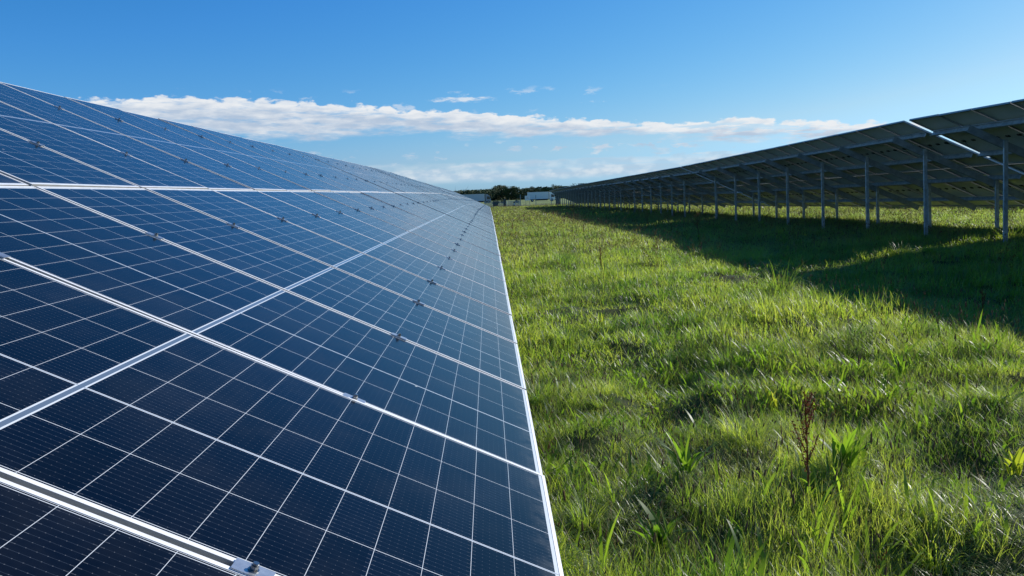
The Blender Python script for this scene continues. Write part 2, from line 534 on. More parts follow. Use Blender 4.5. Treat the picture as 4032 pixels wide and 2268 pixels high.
def solar_table(x_low, y0, n_mod, z0, z1, label, group, clamps=True, bolts=False):
    """n_mod columns of two portrait modules on a two-post steel frame"""
    length = n_mod * PITCH - .020
    sl_ = math.atan2(z1 - z0, length)
    t = empty('solar_table', (x_low, y0, z0), (sl_, 0, 0))
    tag(t, label, 'solar table', group)
    for i in range(n_mod):
        for j in range(2):
            u = i * PITCH + MW / 2
            v = ML / 2 + j * (ML + VGAP)
            jit = Matrix.Rotation(R(random.gauss(0, .16)), 4, 'X') @ Matrix.Rotation(R(random.gauss(0, .14)), 4, 'Y')
            p = link('solar_panel', GM, t, plane(u, v) @ jit)
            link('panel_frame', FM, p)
    if clamps:
        for i in range(n_mod + 1):
            for v in PURLIN_V:
                u = i * PITCH - .010 if 0 < i < n_mod else (-.004 if i == 0 else length + .004)
                c = link('clamp', CM, t, plane(u, v + random.gauss(0, .006)) @ Matrix.Rotation(R(random.gauss(0, .8)), 4, 'Z'))
                if bolts: link('bolt', BM, c, Matrix.Translation((0, random.gauss(0, .002), 0)) @ Matrix.Rotation(random.random() * 1.0, 4, 'Z'))
    # purlins run the whole length under the frames
    for v in PURLIN_V:
        mb = MB()
        w2 = .05
        prof = [(-v * CT + (-.035 - .001) * ST + a * ST - q * CT, H0 + v * ST + (-.036) * CT + a * CT + q * ST) for q, a in
                ((0, 0), (w2, 0), (w2, -.015), (w2 - .004, -.015), (w2 - .004, -.004), (.004, -.004), (.004, -DROP_PURLIN + .004), (w2 - .004, -DROP_PURLIN + .004), (w2 - .004, -DROP_PURLIN + .015), (w2, -DROP_PURLIN + .015), (w2, -DROP_PURLIN), (0, -DROP_PURLIN))]
        # profile was given as (x, z) pairs
        mb.prism(prof, .02, length - .02, 1)
        mb.obj('purlin', M_galv, t, fix=True)
    # sloping rafters with a tall post at the upper side and a short one at the lower side
    k = math.ceil((y0 + .35 - POST0) / POSTP)
    RB = None
    while POST0 + k * POSTP < y0 + length - .35:
        uy = POST0 + k * POSTP - y0
        k += 1
        n0 = -.036 - DROP_PURLIN - .001
        mb = MB()
        mb.prism([(q, n0 - a) for q, a in ((.35, 0), (4.45, 0), (4.45, RAFT), (.35, RAFT))], -.003, .003, 1)      # web
        mb.box(.35, 4.45, .0032, .055, n0 - .004, n0)
        mb.box(.35, 4.45, .0032, .055, n0 - RAFT, n0 - RAFT + .004)
        mm = mb.mesh('rafter', M_galvdark, fix=True)
        # rafter mesh axes: x = up the slope, y = along the row, z = normal
        mat = Matrix(((-CT, 0, ST, 0), (0, 1, 0, uy), (ST, 0, CT, H0), (0, 0, 0, 1)))
        link('rafter', mm, t, mat)
        for v, nm in ((3.75, 'post'), (1.88, 'post')):
            ztop = H0 + v * ST + (n0 - .02) * CT
            xx = -v * CT
            mb = MB()
            for q in ((0, 0),):
                prof = [(xx - .04 + a, uy - .046 + b_) for a, b_ in ((0, 0), (.08, 0), (.08, .013), (.076, .013), (.076, .004), (.004, .004), (.004, .035), (.076, .035), (.076, .026), (.08, .026), (.08, .039), (0, .039))]
            mb.prism(prof, -.55, ztop, 2)
            mb.obj(nm, M_galv, t, fix=True)
    return t


near_l = 'solar tables of the row beside the camera'
LX = .143
n0_ = 18
y_end0 = 16.954 - .010
y_start0 = y_end0 - (n0_ * PITCH - .020)
def lz(y): return float(np.interp(y, *LP))
RT_ = ([-3000, 14, 17.2, 37.4, 57.6, 77.8, 98, 118, 140], [.205, .205, .195, -.115, -.285, -.445, -.665, -.875, -1.0])   # table feet level
def rz(y): return float(np.interp(y, *RT_))
left_specs = [
    (y_start0, 18, 'dark blue solar table filling the near left, with bright bolted clamps on its seams', True),
    (17.17, 13, 'solar table right behind the dark seam where the closest big blue table ends', True),
    (31.88, 18, 'pale reflecting solar table beginning at the kink in the blue row', True),
    (52.19, 18, 'pale foreshortened solar table in the far part of the blue row', True),
    (72.50, 18, 'farthest solar table of the blue row, ending before the lorry and gate', True)]
for y0, n, lab, bl in left_specs:
    solar_table(LX, y0, n, lz(y0), lz(y0 + n * PITCH), lab, near_l, True, bl)

RX = 9.25 + SLOPE_LEN * CT
rlab = ['grey backed solar table cut off by the right picture edge, seen from below',
        'solar table seen from below, bright frame end at the gap near the right edge',
        'shaded solar table seen from below, second before the one cut off at the right',
        'shaded solar table in the middle distance, thin grey posts beneath it',
        'small dark solar table near the far end of the row seen from below',
        'last solar table of the row seen from below, just right of the white lorry']
for k in range(6):
    y0 = 17.16 + (k - 1) * 20.3 + (.05 if k == 0 else 0)
    solar_table(RX, y0, 18, rz(y0) , rz(y0 + 20.1), rlab[k], 'solar tables seen from below on the right', False)
tlab = ['solar table two rows over, its underside low behind the right posts',
        'solar table two rows over, glimpsed above the sunny strip of grass',
        'solar table two rows over, a thin dark band far behind the grey posts',
        'farthest solar table two rows over, hardly visible between distant posts']
X3 = 25.6 + SLOPE_LEN * CT
for k in range(4):
    y0 = 17.16 + k * 20.3
    solar_table(X3, y0, 18, rz(y0), rz(y0 + 20.1), tlab[k], 'solar tables two rows over', False)


# ------------------------------------------------------------------ grass
def leaf_material(name, c_lo, c_hi, t_lo, t_hi, trans=.45, rough=.38, spec=.55, brown=.0):
    m = bpy.data.materials.new(name); m.use_nodes = True
    nt = m.node_tree; n = N(nt); b = nt.nodes['Principled BSDF']
    out = nt.nodes['Material Output']
    pos = n.new('ShaderNodeNewGeometry').outputs['Position']
    rnd = n.new('ShaderNodeObjectInfo').outputs['Random']
    at = n.new('ShaderNodeAttribute'); at.attribute_name = 'tint'
    patch = n.noise(pos, .9, 4, .65)
    patch2 = n.noise(pos, .13, 3, .6)
    f = n.m('ADD', n.m('MULTIPLY', at.outputs['Fac'], .35), n.m('ADD', n.m('MULTIPLY', rnd, .2), n.m('MULTIPLY', n.ss(patch, .38, .62), .5)), clamp=True)
    f = n.m('MULTIPLY', f, n.m('ADD', .72, n.m('MULTIPLY', n.ss(n.noise(pos, 3.2, 3, .6), .40, .60), .42)))
    c = n.mix(f, c_lo, c_hi); t = n.mix(f, t_lo, t_hi)
    if brown:
        bf = n.m('MULTIPLY', n.ss(n.m('ADD', n.m('MULTIPLY', patch2, .6), n.m('MULTIPLY', at.outputs['Fac'], .5)), .48, .78), brown)
        c = n.mix(bf, c, (.16, .13, .055)); t = n.mix(bf, t, (.34, .27, .10))
    n.put(b.inputs['Base Color'], c)
    b.inputs['Roughness'].default_value = rough
    b.inputs['Specular IOR Level'].default_value = spec
    tr = n.new('ShaderNodeBsdfTranslucent'); n.put(tr.inputs[0], t)
    mx_ = n.new('ShaderNodeMixShader')
    mx_.inputs[0].default_value = trans
    n.put(mx_.inputs[1], b.outputs[0]); n.put(mx_.inputs[2], tr.outputs[0])
    n.put(out.inputs[0], mx_.outputs[0])
    return m


M_grass = leaf_material('grass_blades', (.045, .100, .014), (.205, .31, .045), (.13, .38, .014), (.86, 1.0, .09), .50, .46, .9, brown=.38)
M_grassfar = leaf_material('grass_far', (.058, .112, .020), (.20, .265, .050), (.22, .44, .03), (.80, .93, .13), .5, .5, .8, brown=.62)
M_broad = leaf_material('broad_leaf', (.040, .090, .012), (.085, .16, .02), (.18, .40, .02), (.45, .65, .04), .5, .45, .4)
M_sheen = leaf_material('grass_sheen', (.085, .14, .03), (.20, .26, .08), (.22, .38, .04), (.62, .72, .15), .45, .38, .8, brown=.3)  # glossier blades; the silvery sun glint is also painted in as paler colour
M_straw = leaf_material('dry_stalk', (.16, .12, .06), (.30, .25, .14), (.25, .18, .07), (.35, .28, .12), .25, .6, .3)
M_head = material('seed_head', (.15, .085, .045), .85, spec=.2)
M_rust = leaf_material('rusty_seed', (.13, .045, .018), (.22, .085, .03), (.28, .09, .03), (.36, .14, .05), .3, .7, .2)


class Tuft:
    def __init__(s): s.v = []; s.f = []; s.mi = []; s.t = []

    def blade(s, x, y, h, wid, az, lean, bend, mi, segs=4, tint=.5, z=0.0, twist=0.0, leafy=False):
        b = len(s.v)
        dx_, dy_ = math.cos(az), math.sin(az)
        sx, sy = -math.sin(az + twist), math.cos(az + twist)
        px, pz = 0.0, z
        a = lean
        st = h / segs
        for i in range(segs + 1):
            q = i / segs
            wv = wid * ((math.sin(math.pi * min(1, q * .93 + .07)) ** .8 + .03) if leafy else (1 - q ** 2.2) + .03) * .5
            cx, cy = x + dx_ * px, y + dy_ * px
            s.v += [(cx - sx * wv, cy - sy * wv, pz), (cx + sx * wv, cy + sy * wv, pz + wv * .3)]
            s.t += [tint, tint]
            a += bend / segs * (1 + q)
            px += math.sin(a) * st; pz += math.cos(a) * st
        for i in range(segs):
            o = b + 2 * i
            s.f.append((o, o + 1, o + 3, o + 2)); s.mi.append(mi)
        return x + dx_ * px, y + dy_ * px, pz

    def head(s, p, r, h, mi, dxy=(0, 0)):
        b = len(s.v); n = 5
        for q, rr in ((0, .3), (.2, 1), (.8, .8), (1, .15)):
            for k in range(n):
                t = 2 * math.pi * k / n
                s.v.append((p[0] + dxy[0] * q + r * rr * math.cos(t), p[1] + dxy[1] * q + r * rr * math.sin(t), p[2] + h * q)); s.t.append(.5)
        for j in range(3):
            for k in range(n):
                s.f.append((b + j * n + k, b + j * n + (k + 1) % n, b + (j + 1) * n + (k + 1) % n, b + (j + 1) * n + k)); s.mi.append(mi)

    def build(s, name, mats):
        me = bpy.data.meshes.new(name)
        me.from_pydata(s.v, [], s.f)
        for m in mats: me.materials.append(m)
        me.polygons.foreach_set('material_index', s.mi)
        me.polygons.foreach_set('use_smooth', [True] * len(s.f))
        at = me.attributes.new('tint', 'FLOAT', 'POINT'); at.data.foreach_set('value', s.t)
        return me


GMATS = [M_grass, M_broad, M_straw, M_head, M_grassfar, M_sheen]
U = random.uniform


def near_tuft(kind):
    t = Tuft()
    wind = 2.6
    nb = {'thin': 185, 'mixed': 160, 'broad': 110, 'heads': 145, 'flat': 150}[kind]
    rad = .19
    for i in range(nb):
        r = rad * math.sqrt(random.random()); a = U(0, 6.28)
        x, y = r * math.cos(a), r * math.sin(a)
        az_ = random.gauss(wind, 1.5) if random.random() < .35 else U(0, 6.28)
        if kind == 'flat':
            t.blade(x, y, U(.07, .19), U(.0024, .0048), U(0, 6.28), U(.3, 1.0), U(.5, 1.3), 5 if random.random() < .6 else 0, 5, random.random(), twist=U(-.6, .6))
        else:
            t.blade(x, y, U(.04, .19) * (1.15 if kind == 'thin' else 1), U(.0020, .0046), az_, abs(random.gauss(.22, .2)), U(.1, 1.1), 0, 4, random.random(), twist=U(-.8, .8))
    if kind in ('broad', 'mixed'):
        for i in range(9 if kind == 'broad' else 3):
            r = rad * .7 * random.random(); a = U(0, 6.28)
            t.blade(r * math.cos(a), r * math.sin(a), U(.14, .27), U(.014, .026), a + U(-.6, .6), U(.1, .6), U(.2, 1.0), 1, 6, random.random(), twist=U(-.5, .5), leafy=True)
    for i in range({'heads': 4, 'mixed': 1, 'thin': 0, 'broad': 1, 'flat': 0}[kind]):
        r = rad * random.random(); a = U(0, 6.28)
        p = t.blade(r * math.cos(a), r * math.sin(a), U(.22, .34), .0018, U(0, 6.28), U(0, .3), U(0, .3), 2, 3, random.random())
        t.head(p, U(.0035, .0055), U(.018, .045), 3, (U(-.008, .008), U(-.008, .008)))
    for i in range(5):
        r = rad * random.random(); a = U(0, 6.28)
        t.blade(r * math.cos(a), r * math.sin(a), U(.18, .40), U(.0018, .003), U(0, 6.28), U(.1, .9), U(0, .8), 2, 4, random.random())
    return t.build('near_tuft_' + kind, GMATS)


def far_tuft(rad, nb, wlo, whi, hlo, hhi, mi=4, stalk=8):
    t = Tuft()
    for i in range(nb):
        r = rad * math.sqrt(random.random()); a = U(0, 6.28)
        az_ = U(0, 6.28)
        t.blade(r * math.cos(a), r * math.sin(a), U(hlo, hhi), U(wlo, whi), az_, abs(random.gauss(.25, .25)), U(.1, .9), mi, 2 if wlo > .02 else 3, random.random(), twist=U(-1, 1))
    for i in range(stalk):
        r = rad * random.random(); a = U(0, 6.28)
        p = t.blade(r * math.cos(a), r * math.sin(a), U(hhi * .9, hhi * 1.3), wlo * .5, U(0, 6.28), U(0, .4), U(0, .4), 2, 2, random.random())
        if random.random() < .5: t.head(p, wlo * .5, .04, 3)
    return t.build('far_tuft', GMATS)


src = bpy.data.collections.new('tuft_kinds')        # never linked to the scene: only the instances exist in it
kinds = []
for kd in ('thin', 'thin', 'mixed', 'mixed', 'broad', 'heads', 'flat', 'flat'): kinds.append(near_tuft(kd))      # 0-7
for _ in range(4): kinds.append(far_tuft(.32, 150, .0055, .011, .07, .22, 0, 5))                                   # 8-11
for _ in range(4): kinds.append(far_tuft(.6, 170, .011, .022, .08, .24, 4, 12))                                    # 12-15
for _ in range(3): kinds.append(far_tuft(1.3, 190, .035, .06, .12, .30, 4, 16))                                   # 16-18


def tussock(mi, wlo, whi, n):
    t = Tuft()
    for i in range(n):
        r = .10 * math.sqrt(random.random()); a = U(0, 6.28)
        t.blade(r * math.cos(a), r * math.sin(a), U(.14, .34), U(wlo, whi), a + U(-.7, .7), U(.05, .5), U(.5, 1.9), mi, 5, random.random(), twist=U(-.5, .5))
    return t.build('tussock', GMATS)


def stalks(n, hh, w_):
    t = Tuft()
    for i in range(n):
        r = .15 * random.random(); a = U(0, 6.28); h_ = U(.6, 1.15) * hh
        p = t.blade(r * math.cos(a), r * math.sin(a), h_, w_, U(0, 6.28), U(0, .25), U(0, .4), 2, 4, random.random())
        for k in range(14):
            q = 1 - .45 * random.random()
            t.head((p[0] * q + random.gauss(0, .010), p[1] * q + random.gauss(0, .010), p[2] * q), w_ * .8, U(.008, .02), 6)
    return t.build('stalks', GMATS + [M_rust])


kinds += [tussock(0, .0025, .005, 220), tussock(0, .0025, .006, 180), stalks(3, .42, .003), stalks(5, .5, .006)]      # 19-22
for i, me in enumerate(kinds):
    src.objects.link(bpy.data.objects.new('tuft_%02d' % i, me))

pts = []
_g = np.random.RandomState(3).rand(64, 64)


def vn(x, y, sc_):
    x = np.asarray(x, float) / sc_ + 40; y = np.asarray(y, float) / sc_ + 40
    i, j = np.floor(x).astype(int), np.floor(y).astype(int)
    u, v = x - i, y - j
    u = u * u * (3 - 2 * u); v = v * v * (3 - 2 * v)
    q = lambda a, b: _g[a % 64, b % 64]
    return (q(i, j) * (1 - u) + q(i + 1, j) * u) * (1 - v) + (q(i, j + 1) * (1 - u) + q(i + 1, j + 1) * u) * v


def patch(x, y):
    return .5 * vn(x, y, 1.3) + .3 * vn(x + 9, y, .5) + .2 * vn(x, y + 5, 4.0)



def scatter(x0, x1, y0, y1, step, pick, smin, smax, maxang=43.0):
    for yy in np.arange(y0, y1, step):
        for xx in np.arange(x0, x1, step):
            x = xx + U(-.5, .5) * step; y = yy + U(-.5, .5) * step
            if y > 2.0 and math.degrees(math.atan2(x, y)) > maxang: continue
            if y > 8 and x < -.8 and y < 96: continue
            pv = patch(x, y)
            if (pv < .24 and random.random() < .4) or (y < 12 and pv < .36 and random.random() < .38): continue
            pts.append((x, y, zgf(x, y) - .015, U(0, 6.28), U(smin, smax), random.choice(pick) if not callable(pick) else pick(x, y)))


def near_pick(x, y):
    v = float(.6 * vn(x + 3, y + 8, .9) + .4 * vn(x, y + 20, 2.2)) + U(-.06, .06)
    if v > .70 - .12 * min(1, max(0, (x - 1.5) / 3)): return random.choice((6, 7))
    if v > .56: return random.choice((5, 2, 3))
    if v < .34: return random.choice((4, 4, 2))
    return random.choice((0, 1, 2, 3, 5))


scatter(-1.2, 8.0, .2, 7.5, .14, near_pick, .66, 1.0, 46)
scatter(-1.2, 19, 7.5, 18, .26, (8, 9, 10, 11), .8, 1.15)
scatter(8.0, 14, 3.5, 7.5, .27, (8, 9, 10, 11), .8, 1.2, 75)
scatter(-1.5, 40, 18, 46, .46, (12, 13, 14, 15), .8, 1.15)
scatter(-3, 100, 46, 141, 1.05, (16, 17, 18), .8, 1.1)
scatter(-.6, 9, .3, 12, .6, (19, 20), .5, 1.05, 60)
scatter(0, 24, 9, 34, 1.3, (19, 20), .9, 1.6)
scatter(.6, 12, 1.5, 14, 1.25, (21,), .7, 1.2)
scatter(.6, 30, 12, 60, 1.7, (22,), .7, 1.25)
P_ = np.array(pts)
me = bpy.data.meshes.new('grass')
me.from_pydata(P_[:, :3].tolist(), [], [])
a = me.attributes.new('rot', 'FLOAT_VECTOR', 'POINT')
rt = np.zeros((len(P_), 3)); rt[:, 2] = rng.normal(0, 1.2, len(P_)); rt[:, 0] = rng.normal(0, .06, len(P_)); rt[:, 1] = rng.normal(0, .06, len(P_))
a.data.foreach_set('vector', rt.ravel())
# height varies in broad patches as well as from tuft to tuft
pn = patch(P_[:, 0], P_[:, 1])
hp = np.clip(.05 + 1.8 * pn, .38, 1.45)
hp = np.where(P_[:, 0] < .35, np.minimum(hp, .8), hp)
a = me.attributes.new('siz', 'FLOAT_VECTOR', 'POINT')
s3 = np.stack([P_[:, 4], P_[:, 4], P_[:, 4] * hp], 1)
a.data.foreach_set('vector', s3.ravel())
a = me.attributes.new('idx', 'INT', 'POINT'); a.data.foreach_set('value', P_[:, 5].astype(int))
g = link('grass', me)
tag(g, 'rough green meadow grass with dark seed heads covering the ground between the rows', 'grass', kind='stuff')
ng = bpy.data.node_groups.new('grass_scatter', 'GeometryNodeTree')
ng.interface.new_socket('Geometry', in_out='INPUT', socket_type='NodeSocketGeometry')
ng.interface.new_socket('Geometry', in_out='OUTPUT', socket_type='NodeSocketGeometry')
gi = ng.nodes.new('NodeGroupInput'); go = ng.nodes.new('NodeGroupOutput')
iop = ng.nodes.new('GeometryNodeInstanceOnPoints')
ci = ng.nodes.new('GeometryNodeCollectionInfo')
ci.inputs['Collection'].default_value = src
ci.inputs['Separate Children'].default_value = True
ci.inputs['Reset Children'].default_value = True
def nattr(nm, ty):
    q = ng.nodes.new('GeometryNodeInputNamedAttribute'); q.data_type = ty; q.inputs[0].default_value = nm
    return q.outputs[0]
L = ng.links.new
L(gi.outputs[0], iop.inputs['Points']); L(ci.outputs[0], iop.inputs['Instance'])
iop.inputs['Pick Instance'].default_value = True
L(nattr('idx', 'INT'), iop.inputs['Instance Index'])
L(nattr('rot', 'FLOAT_VECTOR'), iop.inputs['Rotation'])
L(nattr('siz', 'FLOAT_VECTOR'), iop.inputs['Scale'])
L(iop.outputs[0], go.inputs[0])
md = g.modifiers.new('scatter', 'NODES'); md.node_group = ng


# ------------------------------------------------------------------ single plants standing out of the grass
def at_px(px, py, h=0.0):
    """ground point that shows at a source pixel (used only to read positions off the photograph)"""
    d = Vector(((px - 2016) / 3086.2, (py - 947) / 3086.2, 1.0))
    q = Vector([sum(a * b_ for a, b_ in zip(r, d)) for r in W])
    t = 3.0
    for _ in range(60):
        z = zgf(q.x * t, q.y * t) + h
        t = (z - CAMZ) / q.z if q.z < 0 else 200
    return q.x * t, q.y * t


PM = [M_broad, M_rust, M_straw, material('yellow_flower', (.75, .50, .03), .6)]


def dock_plant(px, py, hgt, label, kind='rust', branches=7, cat='weed', name='dock_plant'):
    x, y = at_px(px, py)
    root = empty(name, (x, y, zgf(x, y) - .02))
    tag(root, label, cat, 'tall weeds standing out of the grass')
    st = MB()
    topx, topy = U(-.06, .06) * hgt, U(-.05, .05) * hgt
    st.tube([(0, 0, 0), (topx * .3, topy * .3, hgt * .5), (topx, topy, hgt)], [.006, .0045, .002], 5)
    ends = []
    for i in range(branches):
        q = .35 + .6 * i / branches
        a = U(0, 6.28); ln = hgt * (.34 * (1 - q) + .07)
        p0 = Vector((topx * q, topy * q, hgt * q)); p1 = p0 + Vector((math.cos(a) * ln * .5, math.sin(a) * ln * .5, ln))
        st.tube([p0, (p0 + p1) / 2 + Vector((0, 0, -.01)), p1], [.003, .0025, .0015], 4)
        ends.append((p0, p1))
    st.mesh('stem', M_rust)
    st.obj('stem', M_rust if kind == 'rust' else M_broad, root)
    h = MB()
    ends.append((Vector((topx * .6, topy * .6, hgt * .6)), Vector((topx, topy, hgt))))
    if kind == 'rust':
        for p0, p1 in ends:
            for k in range(46):
                c = p0.lerp(p1, (k + .5) / 46) + Vector((random.gauss(0, .009), random.gauss(0, .009), 0))
                r = U(.003, .007)
                d1 = Vector((U(-1, 1), U(-1, 1), U(-1, 1))).normalized() * r; d2 = d1.orthogonal().normalized() * r
                h.quad([c - d1, c - d2, c + d1, c + d2], 0)
        h.obj('seed_heads', M_rust, root)
    elif kind == 'flower':
        for p0, p1 in ends:
            for k in range(7):
                c = p1 + Vector((random.gauss(0, .03), random.gauss(0, .03), random.gauss(0, .008))); r = U(.010, .016)
                h.quad([c + Vector((r * math.cos(a * 1.05), r * math.sin(a * 1.05), U(-.003, .003))) for a in range(6)], 0)
        h.obj('flowers', PM[3], root)
    lf = Tuft()
    for i in range(9):
        a = U(0, 6.28); lf.blade(0, 0, U(.10, .24), U(.015, .035), a, U(.3, .9), U(.2, 1.0), 0, 7, random.random(), z=U(0, hgt * .25), leafy=True)
    me_ = lf.build('leaves', [M_broad]); link('leaves', me_, root)
    return root


def broad_weed(px, py, size, nleaf, label, yellow=False):
    x, y = at_px(px, py, .12)
    root = empty('broad_leaved_weed', (x, y, zgf(x, y)))
    tag(root, label, 'weed', 'broad leaved weeds in the grass')
    for i in range(nleaf * 2):
        lf = Tuft()
        a = i * 6.28 / nleaf + U(-.5, .5)
        lf.blade(U(-.03, .03), U(-.03, .03), size * U(.7, 1.5), size * U(.08, .17), a, U(.05, .55), U(.1, .8), 0, 8, .95 if yellow else random.random(), z=.03, twist=U(-.7, .7), leafy=True)
        link('leaf', lf.build('leaf', [M_yel if yellow else M_broad]), root)
    return root


M_yel = leaf_material('yellowing_leaf', (.16, .22, .02), (.26, .30, .03), (.50, .62, .03), (.62, .68, .05), .5, .45, .4)
dock_plant(2752, 960, .95, 'tall rusty dock plant rising in front of the shaded grass', 'rust', 10)
dock_plant(2552, 905, .80, 'pale brown branching weed at the edge of the shade, left of the tallest one', 'rust', 9)
dock_plant(2425, 885, .60, 'yellow flowered weed at the tip of the shade', 'flower', 6, name='ragwort_plant')
dock_plant(2370, 1075, .55, 'thin reddish sorrel leaning in the middle of the sunny grass', 'rust', 8, name='sorrel_plant')
dock_plant(2020, 915, .5, 'reddish weed close to the far panel edge', 'rust', 6, name='sorrel_plant')
dock_plant(3185, 2010, .62, 'dark red stemmed dock in the near grass, right of centre', 'rust', 8)
dock_plant(3870, 1290, .42, 'reddish topped weed where the shade meets the right picture edge', 'rust', 5)
dock_plant(2300, 935, .45, 'low rusty weed just below the far tip of the shade', 'rust', 5, name='sorrel_plant')
dock_plant(2645, 930, .5, 'short red brown weed inside the edge of the shade', 'rust', 5, name='sorrel_plant')
broad_weed(2365, 1255, .17, 4, 'bright yellow green weed with upright leaves in mid meadow', True)
broad_weed(2045, 1085, .20, 7, 'clump of broad green leaves by the blue panel edge')
broad_weed(3550, 1430, .16, 7, 'glowing broad leaved weed in the sunny grass at the right')
broad_weed(3045, 1560, .15, 6, 'two toned leafy weed below the silvery patch of grass', True)
broad_weed(3330, 1790, .21, 11, 'large fresh green leafy clump beside the red stemmed dock')
broad_weed(2700, 1800, .18, 9, 'large leafy clump near the panel edge in the lower grass')
broad_weed(2600, 2090, .20, 9, 'leafy clump at the bottom beside the near panel corner')
broad_weed(3980, 1800, .15, 6, 'yellowing leafy weed at the right picture edge', True)
broad_weed(2155, 890, .28, 8, 'dark leafy weed far out near the blue row')

# ------------------------------------------------------------------ fence, gate and boxes at the end of the field
FY = 140.0
def fz(x, y=FY): return zgf(x, y)


def far_fence():
    root = empty('wire_fence', (5.7, FY, fz(5.7)))
    tag(root, 'thin wire fence on grey posts running right behind the meadow', 'fence')
    z0 = fz(5.7)
    for i in range(22):
        x = i * 2.75
        mb = MB(); mb.box(x - .05, x + .05, -.05, .05, -.4, 2.1 + (.15 if i == 0 else 0))
        mb.obj('post', M_galvdark, root)
    mb = MB()
    for zz in (.1, .5, .9, 1.3, 1.7, 2.0): mb.box(.04, 57.7, -.004, .004, zz, zz + .008)
    for i in range(0, 288): mb.box(.1 + i * .2, .1 + i * .2 + .004, -.003, .003, .10, 2.0)
    mb.obj('wire_mesh', M_galvdark, root)


def palisade(x0, x1, hgt, label, y=FY, n=10):
    root = empty('railing', (x0, y, fz(x0)))
    tag(root, label, 'railing', 'grey railings beside the gate')
    w_ = x1 - x0
    for xx in (0, w_): MB().box(xx - .04, xx + .04, -.04, .04, -.3, hgt + .08).obj('post', M_galvdark, root)
    mb = MB()
    k = int(w_ / .11)
    for i in range(k): mb.box(.09 + i * (w_ - .18) / max(1, k - 1) - .026, .09 + i * (w_ - .18) / max(1, k - 1) + .026, -.012, .012, .06, hgt)
    for zz in (.18, hgt - .2): mb.box(.045, w_ - .045, .0125, .035, zz, zz + .05)
    mb.obj('bars', M_galvdark, root)


def cabinet(x, wd, hgt, label, dark=True, y=FY - .8):
    root = empty('electrical_cabinet', (x, y, fz(x, y)))
    tag(root, label, 'cabinet', 'electrical cabinets at the gate')
    c = material('cabinet_paint', (.055, .065, .07) if dark else (.42, .45, .46), .5)
    MB().box(-wd / 2, wd / 2, -.2, .2, .05, hgt).obj('body', c, root)
    MB().box(-wd / 2 + .03, wd / 2 - .03, -.215, -.2005, .12, hgt - .08).obj('door', c, root)
    MB().box(-wd / 2 - .04, wd / 2 + .04, -.25, .25, hgt + .001, hgt + .05).obj('roof', c, root)
    MB().box(-wd / 2, wd / 2, -.18, .18, -.4, .049).obj('plinth', M_galv, root)
    MB().box(wd / 2 - .10, wd / 2 - .07, -.235, -.2155, hgt * .5, hgt * .5 + .12).obj('handle', M_clamp, root)


far_fence()
palisade(-.7, .85, 1.15, 'grey railing left of the wide dark cabinet')
palisade(1.85, 2.65, 1.1, 'short grey railing between the wide and the tall cabinet')
cabinet(1.25, .95, 1.15, 'wide dark grey cabinet by the gate')
cabinet(2.88, .45, 1.42, 'tall narrow dark cabinet by the gate')
cabinet(12.3, .75, 1.7, 'dark cabinet at the far foot of the last table seen from below')
wp = empty('marker_post', (3.25, FY - .5, fz(3.25)))
tag(wp, 'pale post between the tall cabinet and the gate', 'post')
MB().box(-.07, .07, -.05, .05, -.3, 1.15).obj('shaft', M_alu, wp)
MB().prism([(-.09, 1.151), (.09, 1.151), (0, 1.22)], -.07, .07, 1).obj('cap', M_alu, wp)
gt = empty('gate', (3.6, FY, fz(3.6)))
tag(gt, 'closed grey metal gate with a black and white plate', 'gate')
mb = MB()
for a_, b_, c_, d_ in ((0, 1.95, 0.08, .14), (0, 1.95, 1.10, 1.16), (0, .06, .141, 1.099), (1.89, 1.95, .141, 1.099)): mb.box(a_, b_, -.03, .03, c_, d_)
mb.obj('gate_frame', M_galv, gt)
mb = MB()
for i in range(20): mb.box(.11 + i * .09, .165 + i * .09, -.012, .012, .141, 1.099)
mb.obj('bars', M_galvdark, gt)
MB().box(-.14, -.05, -.045, .045, -.4, 1.45).obj('gate_post', M_galvdark, gt)
MB().box(2.0, 2.09, -.045, .045, -.4, 1.45).obj('gate_post', M_galvdark, gt)
MB().box(.82, 1.12, -.05, -.0305, .28, .98).obj('notice_plate', M_black, gt)
MB().box(.88, 1.06, -.058, -.0505, .36, .80).obj('notice_panel', material('plate_white', (.8, .8, .8), .5), gt)
sg = empty('notice_sign', (6.95, FY - .15, fz(6.95)))
tag(sg, 'square white notice sign with faint reddish lines on the wire fence', 'sign')
MB().box(-.46, .46, -.012, .012, 1.18, 2.02).obj('board', material('sign_white', (.80, .80, .80), .5), sg)
mr = material('sign_red', (.55, .30, .30), .6)
mb = MB()
for z_, ww in ((1.78, .22), (1.62, .14), (1.56, .2), (1.42, .26)): mb.box(-ww, ww, -.016, -.0125, z_, z_ + .035)
mb.obj('lettering', mr, sg)
for xx in (-.35, .35): MB().box(xx - .02, xx + .02, .0125, .05, -.4, 2.0).obj('post', M_galvdark, sg)

# ------------------------------------------------------------------ lorries
M_tyre = material('tyre_rubber', (.02, .02, .02), .8)
M_glassd = material('cab_glass', (.02, .03, .04), .08, 0, .8)
M_lens = material('lamp_lens', (.7, .7, .72), .2)


